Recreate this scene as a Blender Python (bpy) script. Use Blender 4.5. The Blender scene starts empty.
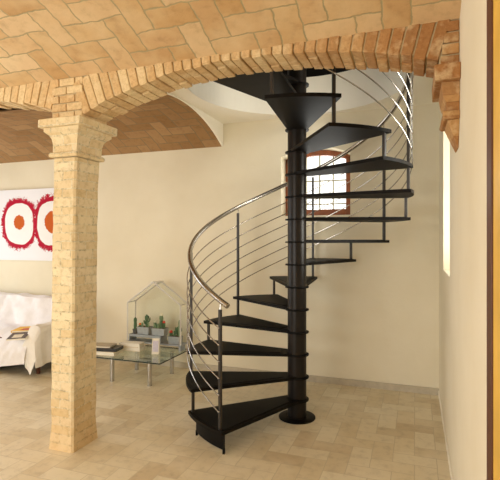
import bpy, bmesh, math, random
from mathutils import Vector, Matrix
random.seed(7)
R = math.radians
SC = bpy.context.scene
COL = SC.collection
PI = math.pi
CAMH = 1.584

# ------------------------------------------------------------------ helpers
def lin(r, g, b):
    f = lambda c: (c/255/12.92) if c/255 <= .04045 else ((c/255+.055)/1.055)**2.4
    return (f(r), f(g), f(b), 1.0)

class MB:
    """collects shapes for ONE mesh object"""
    def __init__(self):
        self.v, self.f, self.m, self.sm, self.uv = [], [], [], [], {}
    def face(self, pts, mat=0, smooth=False, uv=None):
        b = len(self.v); self.v += [tuple(p) for p in pts]
        self.f.append(tuple(range(b, b+len(pts)))); self.m.append(mat); self.sm.append(smooth)
        if uv: self.uv[len(self.f)-1] = uv
    def hexa(self, p, mat=0):        # p: 8 points, bottom ring 0-3 and top ring 4-7
        b = len(self.v); self.v += [tuple(q) for q in p]
        for q in ((3,2,1,0),(4,5,6,7),(0,1,5,4),(1,2,6,5),(2,3,7,6),(3,0,4,7)):
            self.f.append(tuple(b+i for i in q)); self.m.append(mat); self.sm.append(False)
    def box(self, lo, hi, mat=0, rot=0.0, piv=None):
        x0,y0,z0 = lo; x1,y1,z1 = hi
        p = [(x0,y0,z0),(x1,y0,z0),(x1,y1,z0),(x0,y1,z0),(x0,y0,z1),(x1,y0,z1),(x1,y1,z1),(x0,y1,z1)]
        if rot:
            cx,cy = piv if piv else ((x0+x1)/2,(y0+y1)/2); c,s = math.cos(rot),math.sin(rot)
            p = [(cx+(a-cx)*c-(b-cy)*s, cy+(a-cx)*s+(b-cy)*c, z) for a,b,z in p]
        self.hexa(p, mat)
    def grid(self, rows, mat=0, smooth=True, close_u=False, close_v=False, uvs=None):
        b = len(self.v); n = len(rows); m = len(rows[0])
        for r in rows: self.v += [tuple(p) for p in r]
        for i in range(n if close_u else n-1):
            for j in range(m if close_v else m-1):
                i2,j2 = (i+1)%n,(j+1)%m
                self.f.append((b+i*m+j, b+i*m+j2, b+i2*m+j2, b+i2*m+j)); self.m.append(mat); self.sm.append(smooth)
                if uvs: self.uv[len(self.f)-1] = [uvs[i][j],uvs[i][j2],uvs[i2][j2],uvs[i2][j]]
    def tube(self, pts, r, n=10, mat=0, caps=True):
        pts = [Vector(p) for p in pts]; rows = []; up = Vector((0,0,1))
        rr = r if isinstance(r, (list,tuple)) else [r]*len(pts)
        t0 = (pts[1]-pts[0]).normalized()
        a = t0.cross(up)
        if a.length < 1e-3: a = t0.cross(Vector((1,0,0)))
        a.normalize()
        for i,p in enumerate(pts):
            t = (pts[min(i+1,len(pts)-1)]-pts[max(i-1,0)]).normalized()
            a = (a - t*a.dot(t)).normalized(); b = t.cross(a)
            rows.append([p+(a*math.cos(2*PI*k/n)+b*math.sin(2*PI*k/n))*rr[i] for k in range(n)])
        self.grid(rows, mat, True, close_v=True)
        if caps:
            self.face(list(reversed(rows[0])), mat); self.face(rows[-1], mat)
    def lathe(self, prof, c=(0,0,0), n=24, mat=0, caps=True, smooth=True):
        rows = [[(c[0]+r*math.cos(2*PI*k/n), c[1]+r*math.sin(2*PI*k/n), c[2]+z) for k in range(n)] for r,z in prof]
        self.grid(rows, mat, smooth, close_v=True)
        if caps:
            self.face(list(reversed(rows[0])), mat); self.face(rows[-1], mat)
    def prism(self, poly, z0, z1, mat=0):   # poly: xy list, counter-clockwise
        self.face([(x,y,z0) for x,y in reversed(poly)], mat); self.face([(x,y,z1) for x,y in poly], mat)
        n = len(poly)
        for i in range(n):
            a,b = poly[i],poly[(i+1)%n]
            self.face([(a[0],a[1],z0),(b[0],b[1],z0),(b[0],b[1],z1),(a[0],a[1],z1)], mat)
    def ball(self, c, r, n=10, mat=0, sz=1.0):
        rows = [[(c[0]+r*math.sin(PI*i/n)*math.cos(2*PI*k/(n+2)), c[1]+r*math.sin(PI*i/n)*math.sin(2*PI*k/(n+2)), c[2]-r*sz*math.cos(PI*i/n)) for k in range(n+2)] for i in range(n+1)]
        self.grid(rows, mat, True, close_v=True)
    def mesh(self, name, mats, boxuv=False, merge=False):
        me = bpy.data.meshes.new(name)
        me.from_pydata(self.v, [], self.f)
        for m in (mats if isinstance(mats,(list,tuple)) else [mats]): me.materials.append(m)
        for p in me.polygons:
            p.material_index = self.m[p.index]; p.use_smooth = self.sm[p.index]
        if boxuv or self.uv:
            uvl = me.uv_layers.new(name='UVMap')
            for p in me.polygons:
                given = self.uv.get(p.index)
                n = p.normal
                for q,li in enumerate(p.loop_indices):
                    if given: uvl.data[li].uv = given[q]; continue
                    co = me.vertices[me.loops[li].vertex_index].co
                    if abs(n.z) > max(abs(n.x),abs(n.y)): uvl.data[li].uv = (co.x,co.y)
                    elif abs(n.x) > abs(n.y): uvl.data[li].uv = (co.y,co.z)
                    else: uvl.data[li].uv = (co.x,co.z)
        if merge:
            bm = bmesh.new(); bm.from_mesh(me); bmesh.ops.remove_doubles(bm, verts=bm.verts, dist=1e-5); bm.to_mesh(me); bm.free()
        me.update()
        if any(self.sm): me.set_sharp_from_angle(angle=R(42))
        return me
    def build(self, name, mats, parent=None, boxuv=False, bevel=0, merge=False, loc=None):
        o = bpy.data.objects.new(name, self.mesh(name, mats, boxuv, merge)); COL.objects.link(o)
        if parent: o.parent = parent
        if loc: o.location = loc
        if bevel:
            b = o.modifiers.new('bevel','BEVEL'); b.width = bevel; b.segments = 2; b.limit_method = 'ANGLE'; b.angle_limit = R(40)
        return o

def tag(o, label, cat, group=None):
    o['label'] = label; o['category'] = cat
    if group: o['group'] = group
    return o
def thing(name, label, cat, loc=(0,0,0), rz=0, group=None):
    o = bpy.data.objects.new(name, None); o.empty_display_size = .1; COL.objects.link(o)
    o.location = loc; o.rotation_euler = (0,0,rz)
    return tag(o, label, cat, group)
def struct(o): o['kind'] = 'structure'; return o

# ------------------------------------------------------------------ materials
def nmat(name):
    m = bpy.data.materials.new(name); m.use_nodes = True
    nt = m.node_tree; return m, nt, nt.nodes['Principled BSDF']
def N(nt, t, **kw):
    n = nt.nodes.new(t)
    for k,v in kw.items():
        if k.startswith('i_'):
            n.inputs[int(k[2:]) if k[2:].isdigit() else k[2:]].default_value = v
        else: setattr(n, k, v)
    return n
def M_(nt, op, a, b=None, c=None):
    n = N(nt, 'ShaderNodeMath', operation=op)
    for i,x in enumerate((a,b,c)):
        if x is None: continue
        if isinstance(x,(int,float)): n.inputs[i].default_value = x
        else: nt.links.new(x, n.inputs[i])
    return n.outputs[0]
def mixc(nt, fac, a, b, blend='MIX'):
    n = N(nt, 'ShaderNodeMix', data_type='RGBA', blend_type=blend)
    for i,x in ((0,fac),(6,a),(7,b)):
        if hasattr(x,'is_linked'): nt.links.new(x, n.inputs[i])
        else: n.inputs[i].default_value = x
    return n.outputs[2]
def noise(nt, vec, scale, detail=4, rough=.6):
    n = N(nt, 'ShaderNodeTexNoise'); n.inputs['Scale'].default_value = scale
    n.inputs['Detail'].default_value = detail; n.inputs['Roughness'].default_value = rough
    if vec is not None: nt.links.new(vec, n.inputs['Vector'])
    return n
def ramp(nt, fac, stops, interp='LINEAR'):
    n = N(nt, 'ShaderNodeValToRGB'); r = n.color_ramp; r.interpolation = interp
    while len(r.elements) < len(stops): r.elements.new(.5)
    for e,(p,c) in zip(r.elements, stops): e.position = p; e.color = c
    nt.links.new(fac, n.inputs[0]); return n.outputs[0]
def bump(nt, b, h, strength=.4, dist=.01):
    n = N(nt, 'ShaderNodeBump'); n.inputs['Strength'].default_value = strength; n.inputs['Distance'].default_value = dist
    nt.links.new(h, n.inputs['Height']); nt.links.new(n.outputs[0], b.inputs['Normal'])

def simple(name, col, rough=.5, metal=0, spec=None, var=0.0, vs=30):
    m, nt, b = nmat(name)
    b.inputs['Roughness'].default_value = rough; b.inputs['Metallic'].default_value = metal
    if spec is not None: b.inputs['Specular IOR Level'].default_value = spec
    if var:
        tc = N(nt,'ShaderNodeTexCoord'); n = noise(nt, tc.outputs['Object'], vs)
        c = ramp(nt, n.outputs[0], [(.3,tuple(x*(1-var) for x in col[:3])+(1,)),(.7,tuple(min(1,x*(1+var)) for x in col[:3])+(1,))])
        nt.links.new(c, b.inputs['Base Color'])
    else: b.inputs['Base Color'].default_value = col
    return m

def herring(nt, vec, size):
    """herringbone of 2:1 tiles -> (distance to the tile edge in tile units, random value per tile)"""
    L = nt.links
    w = N(nt,'ShaderNodeVectorMath', operation='SCALE'); L.new(vec, w.inputs[0]); w.inputs['Scale'].default_value = 1/size
    s = N(nt,'ShaderNodeSeparateXYZ'); L.new(w.outputs[0], s.inputs[0]); x,y = s.outputs[0],s.outputs[1]
    i,j = M_(nt,'FLOOR',x),M_(nt,'FLOOR',y)
    fx,fy = M_(nt,'SUBTRACT',x,i),M_(nt,'SUBTRACT',y,j)
    m = M_(nt,'FLOORED_MODULO',M_(nt,'ADD',M_(nt,'SUBTRACT',i,j),.25),4)
    hor = M_(nt,'LESS_THAN',m,2)
    ism1 = M_(nt,'MULTIPLY',M_(nt,'GREATER_THAN',m,1),hor)
    ism2 = M_(nt,'MULTIPLY',M_(nt,'LESS_THAN',m,3),M_(nt,'SUBTRACT',1,hor))
    u = M_(nt,'ADD',fx,ism1); v = M_(nt,'ADD',fy,ism2)
    lu = M_(nt,'ADD',1,hor); lv = M_(nt,'SUBTRACT',2,hor)
    du = M_(nt,'MINIMUM',u,M_(nt,'SUBTRACT',lu,u)); dv = M_(nt,'MINIMUM',v,M_(nt,'SUBTRACT',lv,v))
    d = M_(nt,'MINIMUM',du,dv)
    cmb = N(nt,'ShaderNodeCombineXYZ')
    L.new(M_(nt,'SUBTRACT',i,ism1),cmb.inputs[0]); L.new(M_(nt,'SUBTRACT',j,ism2),cmb.inputs[1]); L.new(hor,cmb.inputs[2])
    wn = N(nt,'ShaderNodeTexWhiteNoise', noise_dimensions='3D'); L.new(cmb.outputs[0], wn.inputs[0])
    return d, wn.outputs[0]

def herring_mat(name, size, cols, mortar, mw, rough, coord='UV', bstr=.5, wob=.01, stain=None, spec=.3):
    m, nt, b = nmat(name); L = nt.links
    tc = N(nt,'ShaderNodeTexCoord'); base = tc.outputs[coord]
    wn = noise(nt, base, 9, 3)
    ad = N(nt,'ShaderNodeVectorMath', operation='MULTIPLY_ADD'); L.new(wn.outputs[1], ad.inputs[0]); ad.inputs[1].default_value = (wob,)*3; L.new(base, ad.inputs[2])
    d, rnd = herring(nt, ad.outputs[0], size)
    k = len(cols)-1
    c = ramp(nt, rnd, [(q/k,cc) for q,cc in enumerate(cols)])
    n2 = noise(nt, base, 14, 6, .65); n3 = noise(nt, base, 2.2, 3)
    c = mixc(nt, .55, c, ramp(nt, n2.outputs[0], [(.25,(.55,.52,.48,1)),(.5,(.95,.95,.95,1)),(.75,(1,1,1,1))]), 'MULTIPLY')
    if stain: c = mixc(nt, M_(nt,'MULTIPLY',ramp(nt,n3.outputs[0],[(.45,(0,0,0,1)),(.7,(1,1,1,1))]),.5), c, stain)
    mask = M_(nt,'LESS_THAN', d, mw)
    msk = ramp(nt, d, [(mw*.5,(1,1,1,1)),(mw*1.4,(0,0,0,1))])
    c = mixc(nt, msk, c, mortar)
    L.new(c, b.inputs['Base Color']); b.inputs['Roughness'].default_value = rough; b.inputs['Specular IOR Level'].default_value = spec
    h = M_(nt,'ADD', M_(nt,'MINIMUM', d, mw*2), M_(nt,'MULTIPLY', n2.outputs[0], .12))
    h = M_(nt,'ADD', h, M_(nt,'MULTIPLY', rnd, .03))
    bump(nt, b, h, bstr, .03)
    return m

def plaster(name, c1, c2, rough=.9):
    m, nt, b = nmat(name); L = nt.links
    g = N(nt,'ShaderNodeNewGeometry'); p = g.outputs['Position']
    n1 = noise(nt, p, 1.3, 5, .6); n2 = noise(nt, p, 35, 3)
    c = ramp(nt, n1.outputs[0], [(.25,c1),(.75,c2)])
    L.new(c, b.inputs['Base Color']); b.inputs['Roughness'].default_value = rough; b.inputs['Specular IOR Level'].default_value = .15
    h = M_(nt,'ADD', n2.outputs[0], M_(nt,'MULTIPLY', noise(nt,p,6,4).outputs[0], 2.0))
    bump(nt, b, h, .12, .01); return m

M = {}
M['wall'] = plaster('cream_plaster', lin(222,212,186), lin(232,224,202))
M['white'] = plaster('white_plaster', lin(238,232,216), lin(245,240,226))
M['floor'] = herring_mat('herringbone_terracotta_floor', .148, [lin(226,214,184),lin(214,198,164),lin(230,220,194),lin(220,206,174),lin(206,188,154)], lin(198,186,158), .018, .42, 'Object', .25, .010, lin(236,226,202), .4)
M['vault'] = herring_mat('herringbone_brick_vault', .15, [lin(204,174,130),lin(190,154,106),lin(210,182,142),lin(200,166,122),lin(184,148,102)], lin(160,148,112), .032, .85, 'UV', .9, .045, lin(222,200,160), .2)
M['vault_shaded'] = herring_mat('herringbone_brick_far_vault', .15, [lin(164,128,86),lin(148,112,72),lin(172,136,94),lin(156,120,80)], lin(128,112,84), .036, .85, 'UV', .6, .02, None, .2)  # weaker light under the far vault is put into darker brick colours

def brick_island(name, cols):
    m, nt, b = nmat(name); L = nt.links
    g = N(nt,'ShaderNodeNewGeometry'); p = g.outputs['Position']
    k = len(cols)-1
    c = ramp(nt, g.outputs['Random Per Island'], [(q/k,cc) for q,cc in enumerate(cols)])
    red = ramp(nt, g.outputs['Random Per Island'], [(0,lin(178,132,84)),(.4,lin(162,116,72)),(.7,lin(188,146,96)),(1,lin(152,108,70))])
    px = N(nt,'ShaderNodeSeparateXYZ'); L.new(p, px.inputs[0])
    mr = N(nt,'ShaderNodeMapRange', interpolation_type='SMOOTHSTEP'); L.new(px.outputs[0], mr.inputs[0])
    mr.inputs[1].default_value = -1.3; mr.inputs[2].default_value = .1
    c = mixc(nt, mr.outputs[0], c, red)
    n2 = noise(nt, p, 40, 6, .7); n3 = noise(nt, p, 10, 4)
    c = mixc(nt, .6, c, ramp(nt, n2.outputs[0], [(.3,(.6,.55,.5,1)),(.55,(1,1,1,1))]), 'MULTIPLY')
    c = mixc(nt, M_(nt,'MULTIPLY',ramp(nt,n3.outputs[0],[(.5,(0,0,0,1)),(.72,(1,1,1,1))]),.6), c, lin(222,202,162))
    L.new(c, b.inputs['Base Color']); b.inputs['Roughness'].default_value = .88; b.inputs['Specular IOR Level'].default_value = .2
    bump(nt, b, M_(nt,'ADD',n2.outputs[0],M_(nt,'MULTIPLY',n3.outputs[0],.6)), .5, .012); return m
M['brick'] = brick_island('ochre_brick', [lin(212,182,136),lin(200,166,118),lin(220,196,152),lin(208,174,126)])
M['mortar'] = simple('lime_mortar', lin(190,174,138), .95, spec=.1, var=.12)

def column_mat():
    m, nt, b = nmat('weathered_pale_brick'); L = nt.links
    tc = N(nt,'ShaderNodeTexCoord'); uv = tc.outputs['UV']; ob = tc.outputs['Object']
    wn = noise(nt, uv, 11, 3)
    ad = N(nt,'ShaderNodeVectorMath', operation='MULTIPLY_ADD'); L.new(wn.outputs[1], ad.inputs[0]); ad.inputs[1].default_value = (.022,.022,0); L.new(uv, ad.inputs[2])
    br = N(nt,'ShaderNodeTexBrick'); L.new(ad.outputs[0], br.inputs['Vector'])
    br.inputs['Color1'].default_value = lin(222,206,172); br.inputs['Color2'].default_value = lin(208,184,140); br.inputs['Mortar'].default_value = lin(216,204,172)
    br.inputs['Scale'].default_value = 1; br.inputs['Mortar Size'].default_value = .006; br.inputs['Mortar Smooth'].default_value = .6
    br.inputs['Brick Width'].default_value = .17; br.inputs['Row Height'].default_value = .066; br.offset = .5
    nA = noise(nt, ob, 24, 6, .75)
    c = mixc(nt, .8, br.outputs[0], ramp(nt, nA.outputs[0], [(.3,(.66,.6,.5,1)),(.52,(1,1,1,1))]), 'MULTIPLY')
    n1 = noise(nt, ob, 5, 4); c = mixc(nt, M_(nt,'MULTIPLY',ramp(nt,n1.outputs[0],[(.45,(0,0,0,1)),(.7,(1,1,1,1))]),.55), c, lin(228,212,172))
    # grey cracked joints: only here and there along the mortar lines
    n2 = noise(nt, ob, 30, 5, .75)
    br2 = N(nt,'ShaderNodeTexBrick'); L.new(ad.outputs[0], br2.inputs['Vector'])
    for k_,v_ in (('Scale',1),('Mortar Size',.0075),('Mortar Smooth',.3),('Brick Width',.17),('Row Height',.066)): br2.inputs[k_].default_value = v_
    br2.offset = .5
    crack = M_(nt,'MULTIPLY', br2.outputs['Fac'], ramp(nt,n2.outputs[0],[(.49,(0,0,0,1)),(.60,(1,1,1,1))]))
    c = mixc(nt, M_(nt,'MULTIPLY',crack,.5), c, lin(128,116,88))
    n3 = noise(nt, ob, 60, 4, .7)
    speck = M_(nt,'MULTIPLY', ramp(nt,n3.outputs[0],[(.62,(0,0,0,1)),(.68,(1,1,1,1))]), ramp(nt,n1.outputs[0],[(.5,(0,0,0,1)),(.62,(1,1,1,1))]))
    c = mixc(nt, M_(nt,'MULTIPLY',speck,.55), c, lin(140,124,92))
    # worn reddish foot of the shaft
    sp = N(nt,'ShaderNodeSeparateXYZ'); L.new(ob, sp.inputs[0])
    low = ramp(nt, M_(nt,'ADD',sp.outputs[2],M_(nt,'MULTIPLY',n1.outputs[0],.5)), [(.25,(1,1,1,1)),(.75,(0,0,0,1))])
    c = mixc(nt, M_(nt,'MULTIPLY',low,.5), c, lin(208,168,112))
    L.new(c, b.inputs['Base Color']); b.inputs['Roughness'].default_value = .9; b.inputs['Specular IOR Level'].default_value = .2
    h = M_(nt,'SUBTRACT', M_(nt,'MULTIPLY',n3.outputs[0],.35), M_(nt,'MULTIPLY',crack,.6))
    h = M_(nt,'SUBTRACT', h, M_(nt,'MULTIPLY',br.outputs['Fac'],.15))
    bump(nt, b, h, .5, .012); return m
M['column'] = column_mat()

M['black'] = simple('black_satin_steel', (.0048,.004,.0032,1), .5, 0, .09, .25, 8)
M['tread'] = simple('black_steel_tread', (.0065,.0052,.004,1), .5, 0, .08, .3, 12)
M['inlay'] = simple('black_rubber_inlay', (.005,.0045,.004,1), .55, 0, .13, .3, 25)
M['pole'] = simple('dark_bronze_lacquer', (.011,.008,.006,1), .34, .1, .22, .2, 5)
M['grey_steel'] = simple('gunmetal_steel', (.035,.03,.026,1), .38, .4)
M['steel'] = simple('satin_stainless_steel', (.43,.405,.375,1), .26, 1.0)
M['chrome'] = simple('chrome', (.55,.55,.55,1), .16, 1.0)
M['fabric'] = simple('white_cotton_cover', lin(236,234,236), .95, 0, .1, .03, 20)
M['fabric_warm_lit'] = simple('warm_lit_cotton_cover', lin(238,234,226), .95, 0, .1, .03, 20)  # same white cover, the warm light on its flap put into the tint
M['sofa'] = simple('dark_red_upholstery', lin(70,24,22), .9, 0, .1, .15, 20)
M['zinc'] = simple('zinc_grey', lin(160,165,170), .55, .1, None, .12, 30)
M['zinc_dark'] = simple('dark_zinc', lin(84,84,84), .6, .3, None, .15, 30)
M['white_metal'] = simple('white_painted_metal', lin(214,210,202), .4)
M['soil'] = simple('dry_soil', lin(92,72,54), .95, 0, .1, .3, 90)
M['cactus'] = simple('cactus_green', lin(66,104,70), .7, 0, .3, .3, 70)
M['cactus_pale'] = simple('pale_cactus_green', lin(128,150,112), .7, 0, .3, .25, 70)
M['wool'] = simple('woolly_white', lin(228,220,196), .95, 0, .1, .1, 90)
M['orange'] = simple('orange_graft', lin(224,120,48), .7, 0, .3, .15, 80)
M['red'] = simple('red_graft', lin(206,62,44), .7, 0, .3, .15, 80)
M['frame_wood'] = simple('red_brown_window_wood', lin(142,80,44), .5, 0, .4, .18, 12)
M['honey'] = simple('honey_yellow_wood', lin(222,178,78), .45, 0, .4, .12, 6)
M['dark_wood'] = simple('dark_brown_wood', lin(86,48,28), .5, 0, .4, .15, 10)
M['stone'] = simple('grey_stone_skirting', lin(188,178,158), .7, 0, .3, .12, 14)
M['paper'] = simple('paper_pages', lin(232,226,210), .9, 0, .1, .04, 60)
M['cover_cream'] = simple('cream_book_cover', lin(226,214,190), .6)
M['cover_black'] = simple('black_book_cover', lin(24,24,26), .4)
M['cover_sand'] = simple('sand_book_cover', lin(176,162,140), .6)
M['cover_yellow'] = simple('yellow_book_cover', lin(232,180,20), .5)
M['cover_red'] = simple('red_print', lin(196,60,30), .5)
M['print_lilac'] = simple('lilac_print', lin(206,200,214), .6, 0, .3, .12, 40)
M['print_grey'] = simple('grey_print', lin(104,96,92), .5, 0, .3, .5, 60)

def glass(name, tint, refl=.08, rough=0.0):
    m = bpy.data.materials.new(name); m.use_nodes = True; nt = m.node_tree; nt.nodes.remove(nt.nodes['Principled BSDF'])
    t = N(nt,'ShaderNodeBsdfTransparent'); t.inputs[0].default_value = tint
    g = N(nt,'ShaderNodeBsdfGlossy'); g.inputs['Roughness'].default_value = rough; g.inputs[0].default_value = (1,1,1,1)
    lw = N(nt,'ShaderNodeLayerWeight'); lw.inputs[0].default_value = .5
    fac = M_(nt,'ADD', refl, M_(nt,'MULTIPLY', M_(nt,'POWER', lw.outputs['Facing'], 5.0), .8))
    mx = N(nt,'ShaderNodeMixShader'); nt.links.new(fac, mx.inputs[0])
    nt.links.new(t.outputs[0],mx.inputs[1]); nt.links.new(g.outputs[0],mx.inputs[2])
    nt.links.new(mx.outputs[0], nt.nodes['Material Output'].inputs[0]); return m
M['glass'] = glass('clear_glass', (.97,.98,.97,1), .05)
M['pane'] = glass('greenhouse_glass', (.94,.955,.94,1), .03)
M['tabletop'] = glass('green_tinted_glass', (.84,.89,.85,1), .06)
M['glass_edge'] = simple('dark_green_glass_edge', lin(30,44,38), .2)

# painting
def paint_mat():
    m, nt, b = nmat('egg_painting'); L = nt.links
    tc = N(nt,'ShaderNodeTexCoord'); ob = tc.outputs['Object']
    s = N(nt,'ShaderNodeSeparateXYZ'); L.new(ob, s.inputs[0])
    n = noise(nt, ob, 3.0, 3); nf = noise(nt, ob, 34, 5, .75); nm = noise(nt, ob, 9, 3)
    col = None; c = (.82,.82,.86,1)
    for (cx, cz, a_, b_, dr, ds) in ((0,.015,.262,.295,.10,0),(.62,.015,.29,.31,.155,.0),(1.3,.0,.26,.30,.1,.0)):
        x = M_(nt,'DIVIDE',M_(nt,'SUBTRACT',s.outputs[0],cx),a_); z = M_(nt,'DIVIDE',M_(nt,'SUBTRACT',s.outputs[2],cz),b_)
        r = M_(nt,'POWER',M_(nt,'ADD',M_(nt,'POWER',M_(nt,'ABSOLUTE',x),2.5),M_(nt,'POWER',M_(nt,'ABSOLUTE',z),2.5)),.4)
        r = M_(nt,'ADD', r, M_(nt,'MULTIPLY',M_(nt,'SUBTRACT',n.outputs[0],.5),.22))
        ro = M_(nt,'SUBTRACT', r, M_(nt,'MULTIPLY',M_(nt,'ADD',M_(nt,'SUBTRACT',nf.outputs[0],.5),M_(nt,'MULTIPLY',M_(nt,'SUBTRACT',nm.outputs[0],.5),.4)),.75))
        ring = M_(nt,'MULTIPLY', M_(nt,'GREATER_THAN',r,1.0), M_(nt,'LESS_THAN',ro,1.24))
        c = mixc(nt, ring, c, lin(176,24,52))
        inner = M_(nt,'LESS_THAN', r, 1.0); c = mixc(nt, inner, c, (.86,.85,.85,1))
        dx = M_(nt,'SUBTRACT',s.outputs[0],cx+ds); dz = M_(nt,'SUBTRACT',s.outputs[2],cz+.02)
        dd = M_(nt,'SQRT',M_(nt,'ADD',M_(nt,'MULTIPLY',dx,dx),M_(nt,'MULTIPLY',M_(nt,'MULTIPLY',dz,dz),.95)))
        dd = M_(nt,'SUBTRACT', dd, M_(nt,'MULTIPLY',M_(nt,'SUBTRACT',nf.outputs[0],.5),.06))
        c = mixc(nt, M_(nt,'LESS_THAN',dd,dr), c, lin(196,96,40))
    L.new(c, b.inputs['Base Color']); b.inputs['Roughness'].default_value = .85; b.inputs['Specular IOR Level'].default_value = .15
    return m
M['painting'] = paint_mat()

# ------------------------------------------------------------------ the setting
XR = .228            # right wall plane
YB = 5.02            # back wall plane
XL = -6.6
YF = -1.7
YA0, YA1 = 2.725, 3.0   # arcade wall
PX, PY = -.9934, 3.958  # stair pole
HOLE = 1.0

b = MB(); b.box((XL-.3,YF-.3,-.1),(XR+.4,YB+.4,0)); struct(b.build('floor', M['floor']))

# back wall with an arched window
wx0, wx1, wz0, wzs, wza = -1.448, -.665, 1.86, 2.535, 2.625
def arc_top(x, x0, x1, zs, za):
    h = (x1-x0)/2; sag = za-zs; rr = (h*h+sag*sag)/(2*sag); cz = za-rr; return cz+math.sqrt(max(0,rr*rr-(x-(x0+x1)/2)**2))
b = MB(); zt = 3.0; yb2 = YB+.34
b.box((XL-.3,YB,0),(wx0,yb2,zt)); b.box((wx1,YB,0),(XR+.4,yb2,zt)); b.box((wx0,YB,0),(wx1,yb2,wz0))
NS = 16
for k in range(NS):
    xa,xb = wx0+(wx1-wx0)*k/NS, wx0+(wx1-wx0)*(k+1)/NS
    za,zb = arc_top(xa,wx0,wx1,wzs,wza),arc_top(xb,wx0,wx1,wzs,wza)
    b.hexa([(xa,YB,za),(xb,YB,zb),(xb,yb2,zb),(xa,yb2,za),(xa,YB,zt),(xb,YB,zt),(xb,yb2,zt),(xa,yb2,zt)])
struct(b.build('wall_back', M['wall']))

# window joinery
def arched_ring(b, x0, x1, z0, zs, za, t, y0, y1):
    b.box((x0,y0,z0),(x0+t,y1,zs)); b.box((x1-t,y0,z0),(x1,y1,zs)); b.box((x0+t,y0,z0),(x1-t,y1,z0+t*1.05))
    for k in range(NS):
        xa,xb = x0+(x1-x0)*k/NS, x0+(x1-x0)*(k+1)/NS
        za_,zb_ = arc_top(xa,x0,x1,zs,za),arc_top(xb,x0,x1,zs,za)
        la,lb = za_-t*.8,zb_-t*.8
        b.hexa([(xa,y0,la),(xb,y0,lb),(xb,y1,lb),(xa,y1,la),(xa,y0,za_),(xb,y0,zb_),(xb,y1,zb_),(xa,y1,za_)])
yw = 5.215
win = bpy.data.objects.new('window_1', None); COL.objects.link(win); win.location = ((wx0+wx1)/2,yw,wz0); struct(win)
def rel(o, root):
    o.parent = root; o.matrix_parent_inverse = root.matrix_basis.inverted(); return o
b = MB(); arched_ring(b, wx0, wx1, wz0, wzs, wza, .075, yw, yw+.07); rel(b.build('window_frame', M['frame_wood'], bevel=.006), win)
b = MB(); b.box((wx0+.07,yw+.035,wz0+.07),(wx1-.07,yw+.039,wzs+.02)); rel(b.build('pane', M['glass']), win)
b = MB()
for fx in (.31,.515,.715): 
    xx = wx0+(wx1-wx0)*fx; b.box((xx-.006,yw+.02,wz0+.07),(xx+.006,yw+.05,wzs+.03))
for zz in (wz0+.14,wz0+.41): b.box((wx0+.07,yw+.022,zz-.006),(wx1-.07,yw+.048,zz+.006))
rel(b.build('glazing_bar', simple('pale_glazing_bar', lin(150,140,92), .6)), win)

# right wall with a window recess and the honey coloured door
def wall_with_hole(name, axis, p0, p1, s0, s1, zt, h0, h1, hz0, hz1, mat):
    b = MB()
    def bx(a,bb,z0,z1):
        if axis == 'x': b.box((p0,a,z0),(p1,bb,z1))
        else: b.box((a,p0,z0),(bb,p1,z1))
    bx(s0,h0,0,zt); bx(h1,s1,0,zt); bx(h0,h1,0,hz0); bx(h0,h1,hz1,zt)
    return struct(b.build(name, mat))
wall_with_hole('wall_right','x',XR,XR+.35,YF-.3,YB,3.5,3.48,4.245,1.325,2.62,M['wall'])
win2 = bpy.data.objects.new('window_2', None); COL.objects.link(win2); win2.location = (XR+.25,3.86,1.33); struct(win2)
b = MB(); y0,y1,z0,z1 = 3.482,4.243,1.327,2.618
b.box((XR+.24,y0,z0),(XR+.29,y0+.06,z1)); b.box((XR+.24,y1-.06,z0),(XR+.29,y1,z1)); b.box((XR+.24,y0+.06,z0),(XR+.29,y1-.06,z0+.06)); b.box((XR+.24,y0+.06,z1-.06),(XR+.29,y1-.06,z1)); b.box((XR+.245,3.84,z0+.06),(XR+.285,3.88,z1-.06))
rel(b.build('window_frame', M['frame_wood']), win2)
b = MB(); b.box((XR+.262,y0+.05,z0+.05),(XR+.266,y1-.05,z1-.05)); rel(b.build('pane', M['glass']), win2)

door = bpy.data.objects.new('door_1', None); COL.objects.link(door); door.location = (XR,1.2,0); struct(door)
b = MB(); b.box((XR-.016,1.516,0),(XR-.002,1.607,2.9)); rel(b.build('door_frame', M['dark_wood'], bevel=.003), door)
b = MB(); b.box((XR-.010,.75,.01),(XR-.002,1.516,2.9)); rel(b.build('door_leaf', M['honey']), door)

# left wall, front wall, each with a window that lets the day in
wall_with_hole('wall_left','x',XL-.3,XL,YF-.3,YB,3.4,.2,4.5,.5,2.55,M['wall'])
wall_with_hole('wall_front','y',YF-.3,YF,XL,XR,3.4,-4.8,-1.6,.35,2.6,M['wall'])

# skirting along the back wall
b = MB(); b.box((XL,YB-.018,0),(XR,YB,.068)); struct(b.build('baseboard_back', M['stone']))
b = MB(); b.box((XR-.006,1.75,0),(XR,YB-.018,.05)); struct(b.build('baseboard_right', M['white']))

# front vault (barrel along X, springing from the arcade)
def barrel(name, x0, x1, cy, cz, rr, a0, a1, mat, nx=2, na=40, flip=False, thick=.12):
    b = MB(); rows, uvs = [], []
    for i in range(na+1):
        a = a0+(a1-a0)*i/na
        rows.append([(x0+(x1-x0)*j/nx, cy+rr*math.cos(a), cz+rr*math.sin(a)) for j in range(nx+1)])
        uvs.append([(x0+(x1-x0)*j/nx, rr*(a-a0)) for j in range(nx+1)])
    b.grid(rows, 0, True, uvs=uvs)
    rows2 = [[(x,y+0.0,z+thick) for x,y,z in r] for r in rows]
    b.grid(rows2, 0, True)
    return struct(b.build(name, mat))
half, sag = 2.22, .47
rv = (half*half+sag*sag)/(2*sag); cyv = YA0-half; czv = 2.795+sag-rv
aa = math.acos(half/rv)
barrel('ceiling_front', XL, XR, cyv, czv, rv, aa, PI-aa, M['vault'], nx=4)
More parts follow.
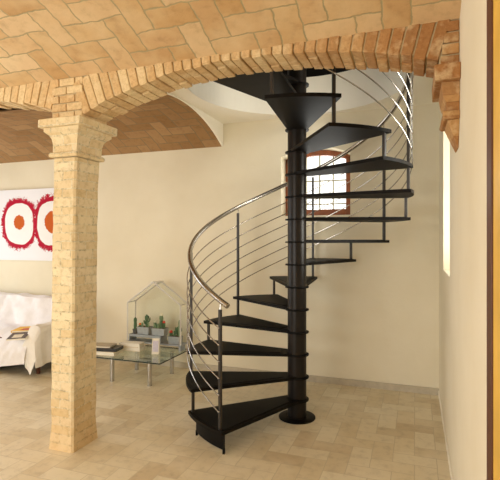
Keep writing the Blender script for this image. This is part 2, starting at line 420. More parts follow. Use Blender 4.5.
# far vault over the sofa and the table
rf = 2.09; cyf, czf = 4.01, 2.97-2.09
af0 = math.acos((YB-cyf)/rf); af1 = math.acos((YA1-cyf)/rf)
barrel('ceiling_back', XL, -2.19, cyf, czf, rf, af0, af1, M['vault_shaded'], nx=3)
# plaster end face of the far vault, towards the stairwell
b = MB(); pr = []
for i in range(33):
    a = af0+(af1-af0)*i/32; pr.append((cyf+rf*math.cos(a), czf+rf*math.sin(a)))
for i in range(32):
    (ya,za),(yb_,zb_) = pr[i],pr[i+1]
    b.hexa([(-2.19,ya,za),(-2.17,ya,za),(-2.17,yb_,zb_),(-2.19,yb_,zb_),(-2.19,ya,2.99),(-2.17,ya,2.99),(-2.17,yb_,2.99),(-2.19,yb_,2.99)])
struct(b.build('trim_1', M['white']))
# stair bay ceiling with a round opening
b = MB(); NA = 96; zc, zu = 2.98, 3.39
def rect_hit(a, x0, x1, y0, y1):
    c,s = math.cos(a),math.sin(a); t = 1e9
    if c > 1e-6: t = min(t,(x1-PX)/c)
    if c < -1e-6: t = min(t,(x0-PX)/c)
    if s > 1e-6: t = min(t,(y1-PY)/s)
    if s < -1e-6: t = min(t,(y0-PY)/s)
    return t
angs = sorted(set([2*PI*k/NA for k in range(NA)]+[math.atan2(y-PY,x-PX)%(2*PI) for x in (-2.19,XR) for y in (2.95,YB)]))
ri = [(PX+HOLE*math.cos(a),PY+HOLE*math.sin(a)) for a in angs]
ro = []
for a in angs:
    t = max(rect_hit(a,-2.19,XR,2.95,YB),HOLE+.002); ro.append((PX+t*math.cos(a),PY+t*math.sin(a)))
b.grid([[(x,y,zc) for x,y in ro],[(x,y,zc) for x,y in ri],[(x,y,zu) for x,y in ri],[(x,y,zu) for x,y in ro]], 0, False, close_v=True)
struct(b.build('ceiling_stairwell', M['white']))
# upper room above the opening, its darkness put into near-black walls
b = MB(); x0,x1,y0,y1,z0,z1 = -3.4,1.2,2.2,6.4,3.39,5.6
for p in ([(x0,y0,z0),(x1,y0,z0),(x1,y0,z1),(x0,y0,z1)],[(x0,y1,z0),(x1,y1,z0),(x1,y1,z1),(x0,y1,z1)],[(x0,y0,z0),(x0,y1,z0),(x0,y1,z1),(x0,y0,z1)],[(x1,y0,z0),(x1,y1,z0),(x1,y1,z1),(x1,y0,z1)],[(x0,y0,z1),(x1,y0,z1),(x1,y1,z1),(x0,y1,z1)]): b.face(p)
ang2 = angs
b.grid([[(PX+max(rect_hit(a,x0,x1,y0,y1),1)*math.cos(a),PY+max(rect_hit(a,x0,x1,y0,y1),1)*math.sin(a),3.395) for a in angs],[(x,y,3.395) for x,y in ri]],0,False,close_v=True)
struct(b.build('wall_upper', simple('upper_room_shade_black', (.012,.010,.008,1), .7, 0, .2)))

# arcade: two brick arches, masonry above
RA, ZC = 3.17, 2.755-3.17
ARCH = ((-1.09,1),(-3.81,2)); HW = 1.215
RAR = 4.25                # the right half of each arch is flatter
def arch_z(x, off=0.0):
    for cx,_ in ARCH:
        if abs(x-cx) <= HW+.002:
            r = RA if x < cx else RAR
            return 2.755-r+math.sqrt((r+off)**2-(x-cx)**2)
    return 2.47
b = MB()
xs = [XL]+[-3.81-HW]+[-3.81-HW+2*HW*k/30 for k in range(1,30)]+[-3.81+HW,-1.09-HW]+[-1.09-HW+2*HW*k/30 for k in range(1,30)]+[-1.09+HW,XR]
for xa,xb in zip(xs[:-1],xs[1:]):
    mid = (xa+xb)/2
    inside = any(abs(mid-cx) < HW for cx,_ in ARCH)
    za,zb = (arch_z(xa,.014),arch_z(xb,.014)) if inside else ((2.49,2.49) if -5.0 < xa < -1 else (2.54,2.54) if xa > -1 else (0,0))
    b.hexa([(xa,YA0+.008,za),(xb,YA0+.008,zb),(xb,YA1-.004,zb),(xa,YA1-.004,za),(xa,YA0+.008,3.45),(xb,YA0+.008,3.45),(xb,YA1-.004,3.45),(xa,YA1-.004,3.45)])
struct(b.build('wall_arcade', M['mortar']))
# the voussoirs of each arch
for cx,num in ARCH:
    b = MB(); nb = 35; h = HW
    for k in range(nb):
        g = .0032
        s0 = -h+2*h*k/nb+g+random.uniform(0,.003); s1 = -h+2*h*(k+1)/nb-g-random.uniform(0,.003)
        rad = RA if s0+s1 < 0 else RAR
        a0,a1 = math.asin(s0/rad),math.asin(s1/rad)
        cut = [YA0-random.uniform(.0,.008), YA1+random.uniform(0,.008)]
        if k % 2 == 0 or random.random() < .3: cut.insert(1, random.choice((2.815,2.91,2.86)))
        for q in range(len(cut)-1):
            ya,yb_ = cut[q],cut[q+1]-(.008 if q < len(cut)-2 else 0)
            r0 = rad+random.uniform(-.009,.008); r1 = rad+.25
            pts = [(cx+r*math.sin(a),y,2.755-rad+r*math.cos(a)) for r in (r0,r1) for a,y in ((a0,ya),(a1,ya),(a1,yb_),(a0,yb_))]
            b.hexa(pts)
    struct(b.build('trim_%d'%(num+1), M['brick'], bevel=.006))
# pier masonry between the two arches, in courses
b = MB(); z = 2.487; row = 0
while z < 2.78:
    x = -2.585
    cuts = [-2.59,-2.45,-2.30] if row % 2 else [-2.59,-2.52,-2.375,-2.30]
    for xa,xb in zip(cuts[:-1],cuts[1:]):
        b.box((xa+.004,YA0-.004-random.uniform(0,.006),z),(xb-.004,YA1+.004,z+.054))
    z += .063; row += 1
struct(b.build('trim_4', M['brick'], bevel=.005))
# brick courses closing the arch against the right wall
b = MB(); z = 2.545; row = 0
while z < 2.78:
    zz = min(z+.055,2.79); x = .132+.03*((z-2.545)/.24)
    b.box((x,YA0-.004-random.uniform(0,.006),z),(XR-.002,YA1+.002,zz)); z += .063
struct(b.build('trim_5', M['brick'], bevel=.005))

# ------------------------------------------------------------------ brick column
LEAN = .026/2.2
cx0,cx1,cy0,cy1 = -2.613,-2.400,YA0,YA1
col = thing('brick_column','square pale weathered brick column carrying the two brick arches','column',((cx0+cx1)/2,(cy0+cy1)/2,0))
def lean(o):
    for v in o.data.vertices: v.co.x += .018*v.co.z/2.2+.028*(v.co.z/2.4)**6
    o.data.update(); return o
ccx,ccy = (cx0+cx1)/2,(cy0+cy1)/2; hx,hy = (cx1-cx0)/2,(cy1-cy0)/2
def ring_profile(b, prof, ch=0.0):
    rows = []
    for d,z in prof:
        X,Y = hx+d,hy+d
        if ch: rows.append([(-X+ch,-Y,z),(X-ch,-Y,z),(X,-Y+ch,z),(X,Y-ch,z),(X-ch,Y,z),(-X+ch,Y,z),(-X,Y-ch,z),(-X,-Y+ch,z)])
        else: rows.append([(-X,-Y,z),(X,-Y,z),(X,Y,z),(-X,Y,z)])
    # each face of the shaft gets its own vertices so edges stay crisp
    m = len(rows[0])
    for i in range(len(rows)-1):
        for j in range(m):
            b.face([rows[i][j],rows[i][(j+1)%m],rows[i+1][(j+1)%m],rows[i+1][j]])
    b.face(list(reversed(rows[0]))); b.face(rows[-1])
b = MB(); prof = [(random.uniform(-.002,.003) if 0 < k < 22 else .002, 2.2*k/22) for k in range(23)]; prof[0] = (.012,0); prof[1] = (.004,.10)
ring_profile(b, prof, .014)
lean(b.build('shaft', M['column'], col, boxuv=True, merge=True))
b = MB()
ring_profile(b, [(.0,2.205),(.020,2.208),(.025,2.217),(.025,2.232),(.019,2.243),(.008,2.246)])
lean(b.build('astragal', M['column'], col, boxuv=True, bevel=.004, merge=True))
b = MB()
ring_profile(b, [(.004,2.246),(.006,2.31),(.013,2.345),(.028,2.372),(.046,2.386),(.05,2.392),(.054,2.394),(.054,2.42)])
lean(b.build('capital', M['column'], col, boxuv=True, merge=True))
b = MB()
ring_profile(b, [(.080,2.42),(.084,2.424),(.084,2.479),(.079,2.484)])
lean(b.build('abacus', M['column'], col, boxuv=True, bevel=.005, merge=True))

# corbel on the right wall, carrying the right foot of the arch
cb = thing('brick_corbel','tapering brick corbel on the right wall under the foot of the large arch','corbel',(XR,2.85,2.1))
def corbel(name, prof, y0, y1):
    b = MB()
    for (p0,za),(p1,zb) in zip(prof[:-1],prof[1:]):
        g0,g1 = .1-p0,.1-p1
        b.hexa([(-p0,y0-2.85+g0,za-2.1),(-.001,y0-2.85+g0,za-2.1),(-.001,y1-2.85-g0,za-2.1),(-p0,y1-2.85-g0,za-2.1),(-p1,y0-2.85+g1,zb-2.1),(-.001,y0-2.85+g1,zb-2.1),(-.001,y1-2.85-g1,zb-2.1),(-p1,y1-2.85-g1,zb-2.1)])
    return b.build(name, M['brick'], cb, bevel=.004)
corbel('abacus',[(.128,2.445),(.130,2.53)],2.67,3.04)
corbel('capital',[(.066,2.29),(.070,2.34),(.084,2.375),(.094,2.445)],2.68,3.03)
corbel('astragal',[(.080,2.245),(.090,2.26),(.084,2.29)],2.68,3.03)
corbel('tail',[(.006,2.10),(.03,2.16),(.062,2.245)],2.68,3.03)

# ------------------------------------------------------------------ spiral staircase
STEP = 360/14
A0 = 247.9           # bearing of the first baluster
ang = lambda t: R(A0-STEP*t)
ST = thing('spiral_staircase','black steel spiral staircase with stainless handrail and rods rising through the ceiling','staircase',(PX,PY,0))
def pol(r, t, z): return (r*math.cos(ang(t)), r*math.sin(ang(t)), z)
b = MB(); b.lathe([(.0835,.012),(.0835,4.1)], n=40); b.build('pole', M['pole'], ST)
b = MB(); b.lathe([(.163,0),(.163,.010),(.158,.014),(.086,.014)], n=48); b.build('base_plate', M['black'], ST)
RT = .985; EX = 2.6/STEP
def tread_poly(r_out, ex, inner, side):
    """outline of a tread whose rear joint is at bearing 0 after rotation; from t=-ex to 1+ex"""
    out = [( r_out*math.cos(ang(t)), r_out*math.sin(ang(t))) for t in [1+ex-(1+2*ex)*k/14 for k in range(15)]]
    m = ang(.5); d = Vector((math.cos(m),math.sin(m))); n = Vector((-d.y,d.x))
    w = inner[1]
    return out, d, n
def tread_mesh():
    out,d,n = tread_poly(RT, EX, None, 0)
    ext = []
    w0 = .083
    pin1 = d*.062+n*(-w0); pin2 = d*.062+n*w0
    poly = out+[(pin1.x,pin1.y),(pin2.x,pin2.y)]
    return poly
def build_tread_poly(r, ex, w0, r0):
    o = [(r*math.cos(ang(t)), r*math.sin(ang(t))) for t in [1+ex-(1+2*ex)*k/14 for k in range(15)]]
    m = ang(.5); d = Vector((math.cos(m),math.sin(m))); n = Vector((-d.y,d.x))
    p1 = d*r0+n*w0; p2 = d*r0-n*w0
    return o+[(p1.x,p1.y),(p2.x,p2.y)]
poly = build_tread_poly(RT, EX, .082, .03)
inp = build_tread_poly(RT-.035, EX-.035, .066, .14)
b = MB(); b.prism(poly, -.026, 0)
tread0 = b.build('tread', M['tread'], ST, bevel=.003); tread0.location = (0,0,.183)
b = MB(); b.prism(inp, 0, .004); inl0 = b.build('inlay', M['inlay'], tread0, bevel=.0015)
b = MB(); b.lathe([(.082,-.025),(.105,-.024),(.106,-.022),(.106,-.014),(.105,-.012),(.082,-.011)], n=36); col0 = b.build('collar', M['black'], tread0)
for n in range(2,17):
    o = tread0.copy(); COL.objects.link(o); o.parent = ST; o.location = (0,0,.183+.2*(n-1)); o.rotation_euler = (0,0,-R(STEP*(n-1)))
    for ch in (inl0,col0):
        c = ch.copy(); COL.objects.link(c); c.parent = o
# curved riser panel below the first tread
b = MB(); rows = []
for k in range(17):
    t = -.045+1.0*k/16
    rows.append([pol(.925,t,.03),pol(.935,t,.03),pol(.935,t,.149),pol(.925,t,.149)])
b.grid(rows, 0, False, close_v=True); b.face(rows[0]); b.face(list(reversed(rows[-1])))
for t in (-.03,.94):
    x,y,_ = pol(.93,t,0); b.box((x-.008,y-.008,0),(x+.008,y+.008,.04))
b.build('riser_panel', M['black'], ST)
# posts: tall balusters at every second joint, short spacers between
RP = .955
def post(name, k, z0, z1, mat):
    b = MB(); b.box((-.0115,-.0115,0),(.0115,.0115,z1-z0))
    o = b.build(name, mat, ST, bevel=.003); x,y,_ = pol(RP,k,0); o.location = (x,y,z0); o.rotation_euler = (0,0,ang(k)); return o
for k in range(0,17):
    lt = .183+.2*(k-1)
    if k % 2 == 0:
        p = post('baluster', k, (lt if k else .183), 1.071+.2*k, M['grey_steel'])
        b = MB(); h = 1.071+.2*k-p.location.z
        b.tube([(0,0,h-.01),(-.002,0,h+.02),(-.004,0,h+.05)], .005, 8); b.build('rail_bracket', M['steel'], p)
    else: post('spacer', k, lt, lt+.174, M['grey_steel'])
# handrail and six rods
b = MB(); T1 = 16.2
pts = [pol(.95,t,1.136+.2*t) for t in [-.17+(T1+.17)*k/260 for k in range(261)]]
b.tube(pts, .021, 16); b.build('handrail', M['steel'], ST)
for i in range(6):
    b = MB(); pts = [pol(.9725,t,.322+.123*i+.2*t) for t in [-.01+(T1)*k/240 for k in range(241)]]
    b.tube(pts, .0048, 8)
    for k in range(0,17,2):
        p = pol(.9725,k,.322+.123*i+.2*k); b.ball(p, .0085, 8)
    b.build('rod', M['steel'], ST)

# ------------------------------------------------------------------ glass coffee table
TX0,TX1,TY0,TY1,TZ = -3.40,-2.535,4.18,4.86,.28
tb = thing('coffee_table','low square glass coffee table on four chrome legs below the small glasshouse','table',((TX0+TX1)/2,(TY0+TY1)/2,0))
tcx,tcy = (TX0+TX1)/2,(TY0+TY1)/2
b = MB(); a_,c_ = (TX1-TX0)/2,(TY1-TY0)/2; rc = .012
b.box((-a_,-c_,TZ-.014),(a_,c_,TZ),0)
for i in range(len(b.f)):
    zs = {b.v[q][2] for q in b.f[i]}
    if len(zs) > 1: b.m[i] = 1
    elif zs == {TZ-.014}: b.m[i] = 0
o = b.build('glass_top', [M['tabletop'],M['glass_edge']], tb)
for lx in (-3.2,-2.712):
    for ly in (4.265,4.745):
        b = MB(); b.lathe([(.026,0),(.026,.006),(.0235,.0065),(.0235,TZ-.018),(.03,TZ-.0175),(.03,TZ-.0145)], n=28)
        o = b.build('leg', M['chrome'], tb); o.location = (lx-tcx,ly-tcy,0)

# books on the table
def book(name, label, cat, x, y, z, w, d, h, rz, cover, group=None, page=True):
    t = thing(name, label, cat, (x,y,z), rz, group)
    if page:
        b = MB(); b.box((-w/2,-d/2,0),(w/2,d/2,.004)); b.box((-w/2,-d/2,h-.004),(w/2,d/2,h)); b.box((-w/2,-d/2,.004),(-w/2+.005,d/2,h-.004))
        b.build('cover', cover, t, bevel=.0015)
        b = MB(); b.box((-w/2+.006,-d/2+.006,.0045),(w/2-.006,d/2-.006,h-.0045)); b.build('pages', M['paper'], t)
    else:
        b = MB(); b.box((-w/2,-d/2,0),(w/2,d/2,h)); b.build('cover', cover, t, bevel=.002)
    return t
bx, by = -3.20, 4.36
GB = 'books lying on the glass table'
book('book','thick cream book at the bottom of the stack nearest the column','book',-3.335,4.345,TZ+.0005,.31,.21,.042,R(6),M['cover_cream'],GB)
book('book','black book between cream and sand books in the stack beside the column','book',-3.325,4.345,TZ+.0435,.31,.18,.036,R(9),M['cover_black'],GB,False)
book('book','thin sand-coloured book on top of the black book','book',-3.38,4.345,TZ+.0805,.25,.19,.018,R(12),M['cover_sand'],GB)
book('book','wide cream book in front of the glasshouse, under a thinner white one','book',-3.165,4.590,TZ+.0005,.29,.14,.046,R(4),M['cover_cream'],GB)
book('book','thinner white book lying on a wide cream book by the glasshouse','book',-3.165,4.590,TZ+.0470,.27,.125,.042,R(6),M['paper'],GB)
# card standing on the table
cd = thing('greeting_card','small white folded card with a lilac print standing on the glass table','card',(-2.79,4.50,TZ+.0005),R(14))
b = MB(); w,h,s = .085,.175,.05
b.hexa([(-w/2,-.001,0),(w/2,-.001,0),(w/2,.001,0),(-w/2,.001,0),(-w/2,-.001+s*.6,h),(w/2,-.001+s*.6,h),(w/2,.001+s*.6,h),(-w/2,.001+s*.6,h)])
b.hexa([(-w/2,s*1.2,0),(w/2,s*1.2,0),(w/2,s*1.2+.002,0),(-w/2,s*1.2+.002,0),(-w/2,s*.6+.001,h),(w/2,s*.6+.001,h),(w/2,s*.6+.003,h),(-w/2,s*.6+.003,h)])
b.build('card', M['paper'], cd)
b = MB(); f0,f1 = .15,.85
b.face([(-w*.38,-.0025+s*.6*f0,h*f0),(w*.38,-.0025+s*.6*f0,h*f0),(w*.38,-.0025+s*.6*f1,h*f1),(-w*.38,-.0025+s*.6*f1,h*f1)]); b.build('print', M['print_lilac'], cd)

# ------------------------------------------------------------------ small glasshouse with cacti
GX0,GX1,GY0,GY1,GZ0,GE,GA = -3.289,-2.562,4.68,4.85,.36,.825,1.079
gcx,gcy = (GX0+GX1)/2,(GY0+GY1)/2
gh = thing('miniature_greenhouse','house-shaped glass plant case with white metal frame on the coffee table','plant case',(gcx,gcy,TZ))
gz = lambda z: z-TZ
gx,gy = (GX1-GX0)/2,(GY1-GY0)/2
def bar(b, p, q, r=.011): b.tube([p,q], r, 4)
for y in (-gy,gy):
    for x in (-gx,gx):
        b = MB(); bar(b,(x,y,gz(GZ0)),(x,y,gz(GE))); b.build('corner_post', M['white_metal'], gh)
    for x in (-gx,gx):
        b = MB(); bar(b,(x,y,gz(GE)),(0 if True else x,y,gz(GA))); b.build('rafter', M['white_metal'], gh)
for x in (-gx,gx):
    b = MB(); bar(b,(x,-gy,gz(GE)),(x,gy,gz(GE)),.008); b.build('eaves_bar', M['white_metal'], gh)
b = MB(); b.box((-.04,-gy,gz(GA)-.008),(.04,gy,gz(GA)+.006)); b.build('ridge_cap', M['white_metal'], gh)
b = MB(); b.box((-gx-.008,-gy-.008,gz(.346)),(gx+.008,gy+.008,gz(.36))); b.build('base_tray', M['zinc'], gh, bevel=.003)
for x in (-gx+.03,gx-.03):
    b = MB(); b.box((x-.012,-gy+.03,0.0005),(x+.012,gy-.02,gz(.346))); b.build('foot', M['zinc'], gh)
b = MB(); b.box((-gx+.01,-gy+.012,gz(.412)),(.09,gy-.012,gz(.442))); b.box((-gx+.01,-gy+.012,gz(.36)),(-gx+.025,gy-.012,gz(.412))); b.box((.075,-gy+.012,gz(.36)),(.09,gy-.012,gz(.412))); b.build('shelf', M['zinc'], gh, bevel=.003)
def pane(name, pts):
    b = MB(); b.face(pts); b.build(name, M['pane'], gh)
for y in (-gy,gy): pane('gable_pane',[(-gx,y,gz(GZ0)),(gx,y,gz(GZ0)),(gx,y,gz(GE)),(0,y,gz(GA)),(-gx,y,gz(GE))])
for x in (-gx,gx):
    pane('side_pane',[(x,-gy,gz(GZ0)),(x,gy,gz(GZ0)),(x,gy,gz(GE)),(x,-gy,gz(GE))])
    pane('roof_pane',[(x,-gy,gz(GE)),(x,gy,gz(GE)),(0,gy,gz(GA)),(0,-gy,gz(GA))])

def ribbed(b, c, r, h, ribs=9, mat=0, top=.75):
    rows = []; n = ribs*4
    for i in range(13):
        f = i/12; z = h*f
        rr = r*(.82+.18*math.sin(PI*min(1,f*1.6)/1.0) if f < .6 else 1.0)*(1 if f < top else math.sqrt(max(0,1-((f-top)/(1-top))**2)))
        rows.append([(c[0]+(rr*(1+.14*math.cos(ribs*2*PI*k/n)))*math.cos(2*PI*k/n), c[1]+(rr*(1+.14*math.cos(ribs*2*PI*k/n)))*math.sin(2*PI*k/n), c[2]+z) for k in range(n)])
    b.grid(rows, mat, True, close_v=True)
GP = 'cactus planters in the glasshouse'
def planter(label, x, y, z, w, d, h):
    t = thing('cactus_planter', label, 'planter', (x,y,z), 0, GP)
    b = MB(); p = [(-w/2+.006,-d/2+.004,0),(w/2-.006,-d/2+.004,0),(w/2-.006,d/2-.004,0),(-w/2+.006,d/2-.004,0),(-w/2,-d/2,h),(w/2,-d/2,h),(w/2,d/2,h),(-w/2,d/2,h)]
    b.hexa(p); b.box((-w/2-.004,-d/2-.004,h-.012),(w/2+.004,d/2+.004,h-.001)); b.build('trough', M['zinc'], t, bevel=.002)
    b = MB(); b.box((-w/2+.005,-d/2+.005,h-.002),(w/2-.005,d/2-.005,h+.002)); b.build('soil', M['soil'], t)
    return t
def cactus(t, name, x, y, z, r, h, mat, cap=None, arms=()):
    b = MB(); ribbed(b,(x,y,z),r,h)
    for (az,zz,ln,rr) in arms:
        dx,dy = math.cos(az),math.sin(az)
        b.tube([(x,y,z+zz),(x+dx*ln*.5,y+dy*ln*.5,z+zz+ln*.25),(x+dx*ln*.75,y+dy*ln*.75,z+zz+ln*.8),(x+dx*ln*.8,y+dy*ln*.8,z+zz+ln*1.25)], [rr*.8,rr,rr*1.05,rr*.4], 8)
    o = b.build(name, mat, t)
    if cap:
        b = MB(); b.ball((x,y,z+h),r*cap[1],10); b.build('crown', cap[0], o)
ysh = gcy-.005
p1 = planter('zinc trough with a branching green cactus and a small orange one, on the shelf', -3.095, ysh, .4425, .165,.10,.088)
cactus(p1,'cactus',.02,.01,.086,.016,.15,M['cactus'],None,((.3,.05,.05,.011),(2.6,.07,.045,.011),(4.2,.03,.045,.012),(1.4,.08,.04,.01),(5.6,.09,.035,.01)))
cactus(p1,'cactus',-.055,-.02,.086,.016,.03,M['cactus'],(M['orange'],1.1))
cactus(p1,'cactus',.062,-.02,.086,.012,.06,M['cactus_pale'])
p2 = planter('zinc trough holding a white-topped cactus and a red-headed one, on the shelf', -2.885, ysh, .4425, .175,.10,.085)
cactus(p2,'cactus',.012,.012,.083,.022,.16,M['cactus_pale'],(M['wool'],.95))
cactus(p2,'cactus',.062,-.01,.083,.016,.075,M['cactus'],(M['red'],1.15))
cactus(p2,'cactus',-.005,-.028,.083,.015,.06,M['cactus_pale'])
cactus(p1,'cactus',.048,-.028,.086,.013,.05,M['cactus'])
cactus(p2,'cactus',-.06,-.012,.083,.017,.07,M['cactus_pale'],(M['wool'],.7))
cactus(p2,'cactus',.036,-.025,.083,.013,.10,M['cactus'])
cactus(p1,'cactus',-.02,-.025,.086,.012,.055,M['cactus_pale'])
cactus(p2,'cactus',-.025,-.02,.083,.013,.055,M['cactus'],None,((.2,.02,.03,.008),(3.2,.025,.03,.008)))
p3 = planter('low zinc trough at the right end of the glasshouse with a red-headed cactus', -2.665, gcy-.02, .3605, .155,.09,.088)
cactus(p3,'cactus',-.05,-.015,.086,.018,.05,M['cactus'],(M['red'],1.15))
cactus(p3,'cactus',.03,.01,.086,.02,.115,M['cactus'],None,((.5,.03,.05,.011),(2.9,.04,.05,.011),(4.4,.02,.04,.01)))
cactus(p3,'cactus',0,-.02,.086,.014,.07,M['cactus'])
cactus(p3,'cactus',.06,-.015,.086,.012,.20,M['cactus_pale'])
p4 = thing('potted_cactus','single tall columnar cactus in a small pot at the left end of the glasshouse','planter',(-3.215,gcy-.03,.4425),0,GP)
b = MB(); b.lathe([(.024,0),(.032,.045),(.034,.045),(.034,.055),(.028,.055)], n=18); b.build('pot', M['zinc_dark'], p4)
cactus(p4,'cactus',0,0,.05,.018,.15,M['cactus'])

# ------------------------------------------------------------------ sofa with loose cover
SX0,SX1 = -6.15,-4.10; SY0,SY1 = 4.08,4.93
so = thing('sofa','low dark red sofa hidden under a loose white cover, left of the column','sofa',((SX0+SX1)/2,(SY0+SY1)/2,0))
sx,sy = (SX0+SX1)/2,(SY0+SY1)/2
b = MB(); b.box((SX0-sx+.02,SY0-sy+.06,.12),(SX1-sx-.02,SY1-sy-.02,.40)); b.build('seat', M['sofa'], so, bevel=.02)
b = MB(); b.hexa([(SX0-sx+.02,.20,.40),(SX1-sx-.02,.20,.40),(SX1-sx-.02,.40,.40),(SX0-sx+.02,.40,.40),(SX0-sx+.03,.27,.80),(SX1-sx-.03,.27,.80),(SX1-sx-.03,.40,.80),(SX0-sx+.03,.40,.80)]); b.build('backrest', M['sofa'], so, bevel=.02)
for sgn,xa,xb in ((1,SX1-sx-.17,SX1-sx-.02),(-1,SX0-sx+.02,SX0-sx+.17)):
    b = MB(); b.box((xa,SY0-sy+.10,.40),(xb,.20,.535)); b.build('armrest', M['sofa'], so, bevel=.02)
for xx in (SX0-sx+.1,SX1-sx-.1):
    for yy in (SY0-sy+.12,SY1-sy-.1):
        b = MB(); b.lathe([(.022,0),(.03,.12)], n=14); o = b.build('leg', M['dark_wood'], so); o.location = (xx,yy,0)
# cover: a draped sheet
cv = thing('sofa_cover','rumpled white cotton cover draped over the sofa','sofa cover',(sx,sy,0))
from mathutils import noise as mn
def wr(x, y, s, a): return a*mn.noise(Vector((x*s, y*s, 3.7)))
prof = [(.445,.25),(.447,.55),(.43,.80),(.40,.835),(.30,.84),(.235,.82),(.215,.74),(.19,.62),(.165,.52),(.14,.475),(.08,.462),(-.02,.456),(-.12,.450),(-.22,.440),(-.31,.422),(-.375,.385),(-.42,.32),(-.438,.25),(-.442,.18),(-.445,.10)]
def resample(pf, n):
    L = [0]
    for a,c in zip(pf[:-1],pf[1:]): L.append(L[-1]+math.dist(a,c))
    out = []
    for k in range(n):
        s = L[-1]*k/(n-1); i = max(j for j in range(len(L)-1) if L[j] <= s+1e-9); f = (s-L[i])/(L[i+1]-L[i])
        out.append((pf[i][0]+(pf[i+1][0]-pf[i][0])*f, pf[i][1]+(pf[i+1][1]-pf[i][1])*f))
    return out
pf = resample(prof, 70)
b = MB(); rows = []; NX = 90
xa, xb = SX0-sx-.02, SX1-sx-.12
for i in range(NX):
    x = xa+(xb-xa)*i/(NX-1); row = []
    for k,(y,z) in enumerate(pf):
        f = k/69; hem = max(0,(f-.80)/.20)
        hz = (.03+.13*max(0,(x-.35)/.5)) if x < .85 else .16      # the hem lifts towards the right
        zz = z-hem*(.10-hz) if hem else z
        fold = .018*math.sin(x*17+2*math.sin(x*5))*hem
        yy = y-abs(fold)-.012*hem
        zz += wr(x+.3*y, y*1.6+z, 3.2, .026)+wr(x*.7+y, z+y, 8, .014)
        yy -= (.075*abs(mn.noise(Vector((x*2.6+z*2, z*2.0-x, 7.2))))+.03*abs(mn.noise(Vector((x*8-z*5, z*4, 2.2)))))*(1 if f > .16 else 0)
        zz += .014*max(0,math.sin((x*1.2+y*1.7)*9))*(1 if .42 < f < .8 else 0)*.6
        yy -= .012*abs(mn.noise(Vector((x*6, z*3, 1.2))))*(1 if .2 < f < .48 else 0)
        row.append((x,yy,max(zz,.006)))
    rows.append(row)
b.grid(rows); b.build('seat_drape', M['fabric'], cv)
# the part over the right armrest, its front corner hanging to the floor
b = MB(); rows = []
pa = resample([(.66+.17,.455),(.855,.50),(.862,.55),(.89,.575),(.96,.58),(1.015,.57),(1.035,.52),(1.04,.40),(1.045,.25),(1.05,.12)], 44)
for i in range(40):
    f = i/39; y = -.385+f*.60; row = []
    for k,(x,z) in enumerate(pa):
        g = k/43
        zz = z+wr(x*2+9, y*2+z, 3.5, .014)
        xx = x+(.015*math.sin(y*26)+.012*wr(y*2,z,5,1))*max(0,g-.5)*2
        if g > .6: zz = z+(.05*f)*(g-.6)/.4
        row.append((xx,y+.008*math.sin(z*14),zz))
    rows.append(row)
b.grid(rows)
front = []
top = rows[0]
for j in range(16):                    # front flap
    g = j/15; row = []
    for k,(x,y,z) in enumerate(top):
        u = k/43
        tipx = .93+.13*u
        zt_ = .035+.30*abs(u-.30)**1.1
        xx = x+(tipx-x)*g*.75; zz = z+(min(z,zt_)-z)*g
        row.append((xx, y-.075*min(1,g*4)-.02*g+.012*math.sin(u*11)*g, zz))
    front.append(row)
b.grid(front); b.build('arm_drape', M['fabric_warm_lit'], cv)['label'] = 'warm-lit flap of the cover hanging over the armrest to the floor'

# things on the sofa
mg = thing('magazine','grey and white illustrated magazine lying on the white sofa cover','magazine',(-4.315,4.03,.462),R(24)); mg.rotation_euler = (R(13),R(-3),R(24))
b = MB(); b.box((-.105,-.09,0),(.105,.09,.016)); b.build('pages', M['paper'], mg)
b = MB(); b.box((-.105,-.09,.0162),(.105,.09,.0175)); b.build('cover', M['print_grey'], mg)
b = MB(); b.box((-.06,-.06,.0176),(.05,.03,.0182)); b.build('cover_picture', M['paper'], mg)
yb_ = thing('book','yellow book with a red title block lying behind the magazine on the sofa','book',(-4.47,4.27,.482),R(10)); yb_.rotation_euler = (R(6),R(-4),R(10))
b = MB(); b.box((-.13,-.09,0),(.13,.09,.003)); b.box((-.13,-.09,.021),(.13,.09,.024)); b.box((-.13,-.09,.003),(-.125,.09,.021)); b.build('cover', M['cover_yellow'], yb_)
b = MB(); b.box((-.124,-.085,.0035),(.125,.085,.0205)); b.build('pages', M['paper'], yb_)
b = MB(); b.box((-.02,-.07,.0242),(.10,.0,.0248)); b.build('title_block', M['cover_red'], yb_)

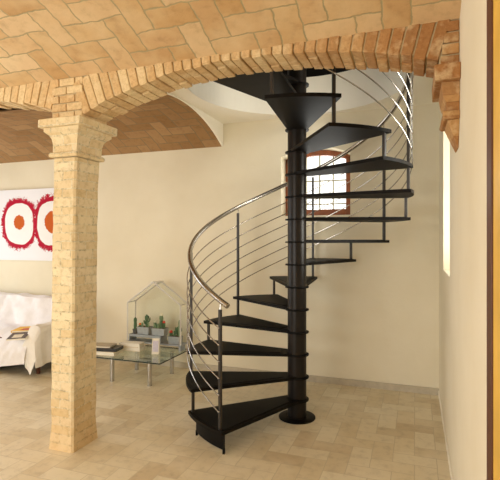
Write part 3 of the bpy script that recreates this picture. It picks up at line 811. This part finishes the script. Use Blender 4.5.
# ------------------------------------------------------------------ painting
b = MB(); b.box((-1.0,-.02,-.505),(1.14,.02,.505))
pt = b.build('canvas_picture', M['painting']); pt.location = (-5.33,YB-.021,1.80)
tag(pt,'white canvas with rough red rings around orange dots, on the wall above the sofa','painting')

# ------------------------------------------------------------------ camera
cam = bpy.data.cameras.new('camera'); co = bpy.data.objects.new('camera', cam); COL.objects.link(co)
co.location = (0,0,CAMH); co.rotation_euler = (R(90),0,R(20)); cam.sensor_fit = 'HORIZONTAL'; cam.sensor_width = 36; cam.lens = 454/500*36
cam.clip_start = .02; SC.camera = co

# ------------------------------------------------------------------ light
w = bpy.data.worlds.new('world'); SC.world = w; w.use_nodes = True
bg = w.node_tree.nodes['Background']; bg.inputs[0].default_value = (1.0,.98,.95,1); bg.inputs[1].default_value = 2.6
def area(name, loc, target, sx_, sy_, power, col):
    l = bpy.data.lights.new(name,'AREA'); l.shape = 'RECTANGLE'; l.size = sx_; l.size_y = sy_; l.energy = power; l.color = col
    o = bpy.data.objects.new(name, l); COL.objects.link(o); o.location = loc
    o.rotation_euler = (Vector(target)-Vector(loc)).to_track_quat('-Z','Y').to_euler(); return o
area('window_light', (-3.2,YF-.05,1.48), (-3.2,2,1.48), 3.2,2.2, 150, (1.0,.985,.92))
area('window_light', (XL-.05,2.35,1.5), (0,2.35,1.4), 4.2,2.0, 100, (.90,.95,1.0))
area('window_light', (XR+1.2,3.86,1.75), (-2,3.86,2.35), 1.3,1.7, 170, (1.0,.96,.88))
area('stairwell_fill_light', (1.0,3.6,4.9), (-1.95,3.95,3.1), 1.0,1.2, 80, (1.0,.94,.82))  # added fill in the unseen upper room, brightens the opening's left inner face
area('window_light', ((wx0+wx1)/2,YB+.45,2.2), ((wx0+wx1)/2,0,1.6), .75,.7, 10, (1.0,.97,.92))

vs = SC.view_settings; vs.view_transform = 'Standard'; vs.look = 'None'; vs.gamma = 1; vs.use_curve_mapping = False; vs.exposure = -0.36
SC.cycles.use_denoising = True; SC.cycles.max_bounces = 10; SC.cycles.diffuse_bounces = 6; SC.cycles.transparent_max_bounces = 16
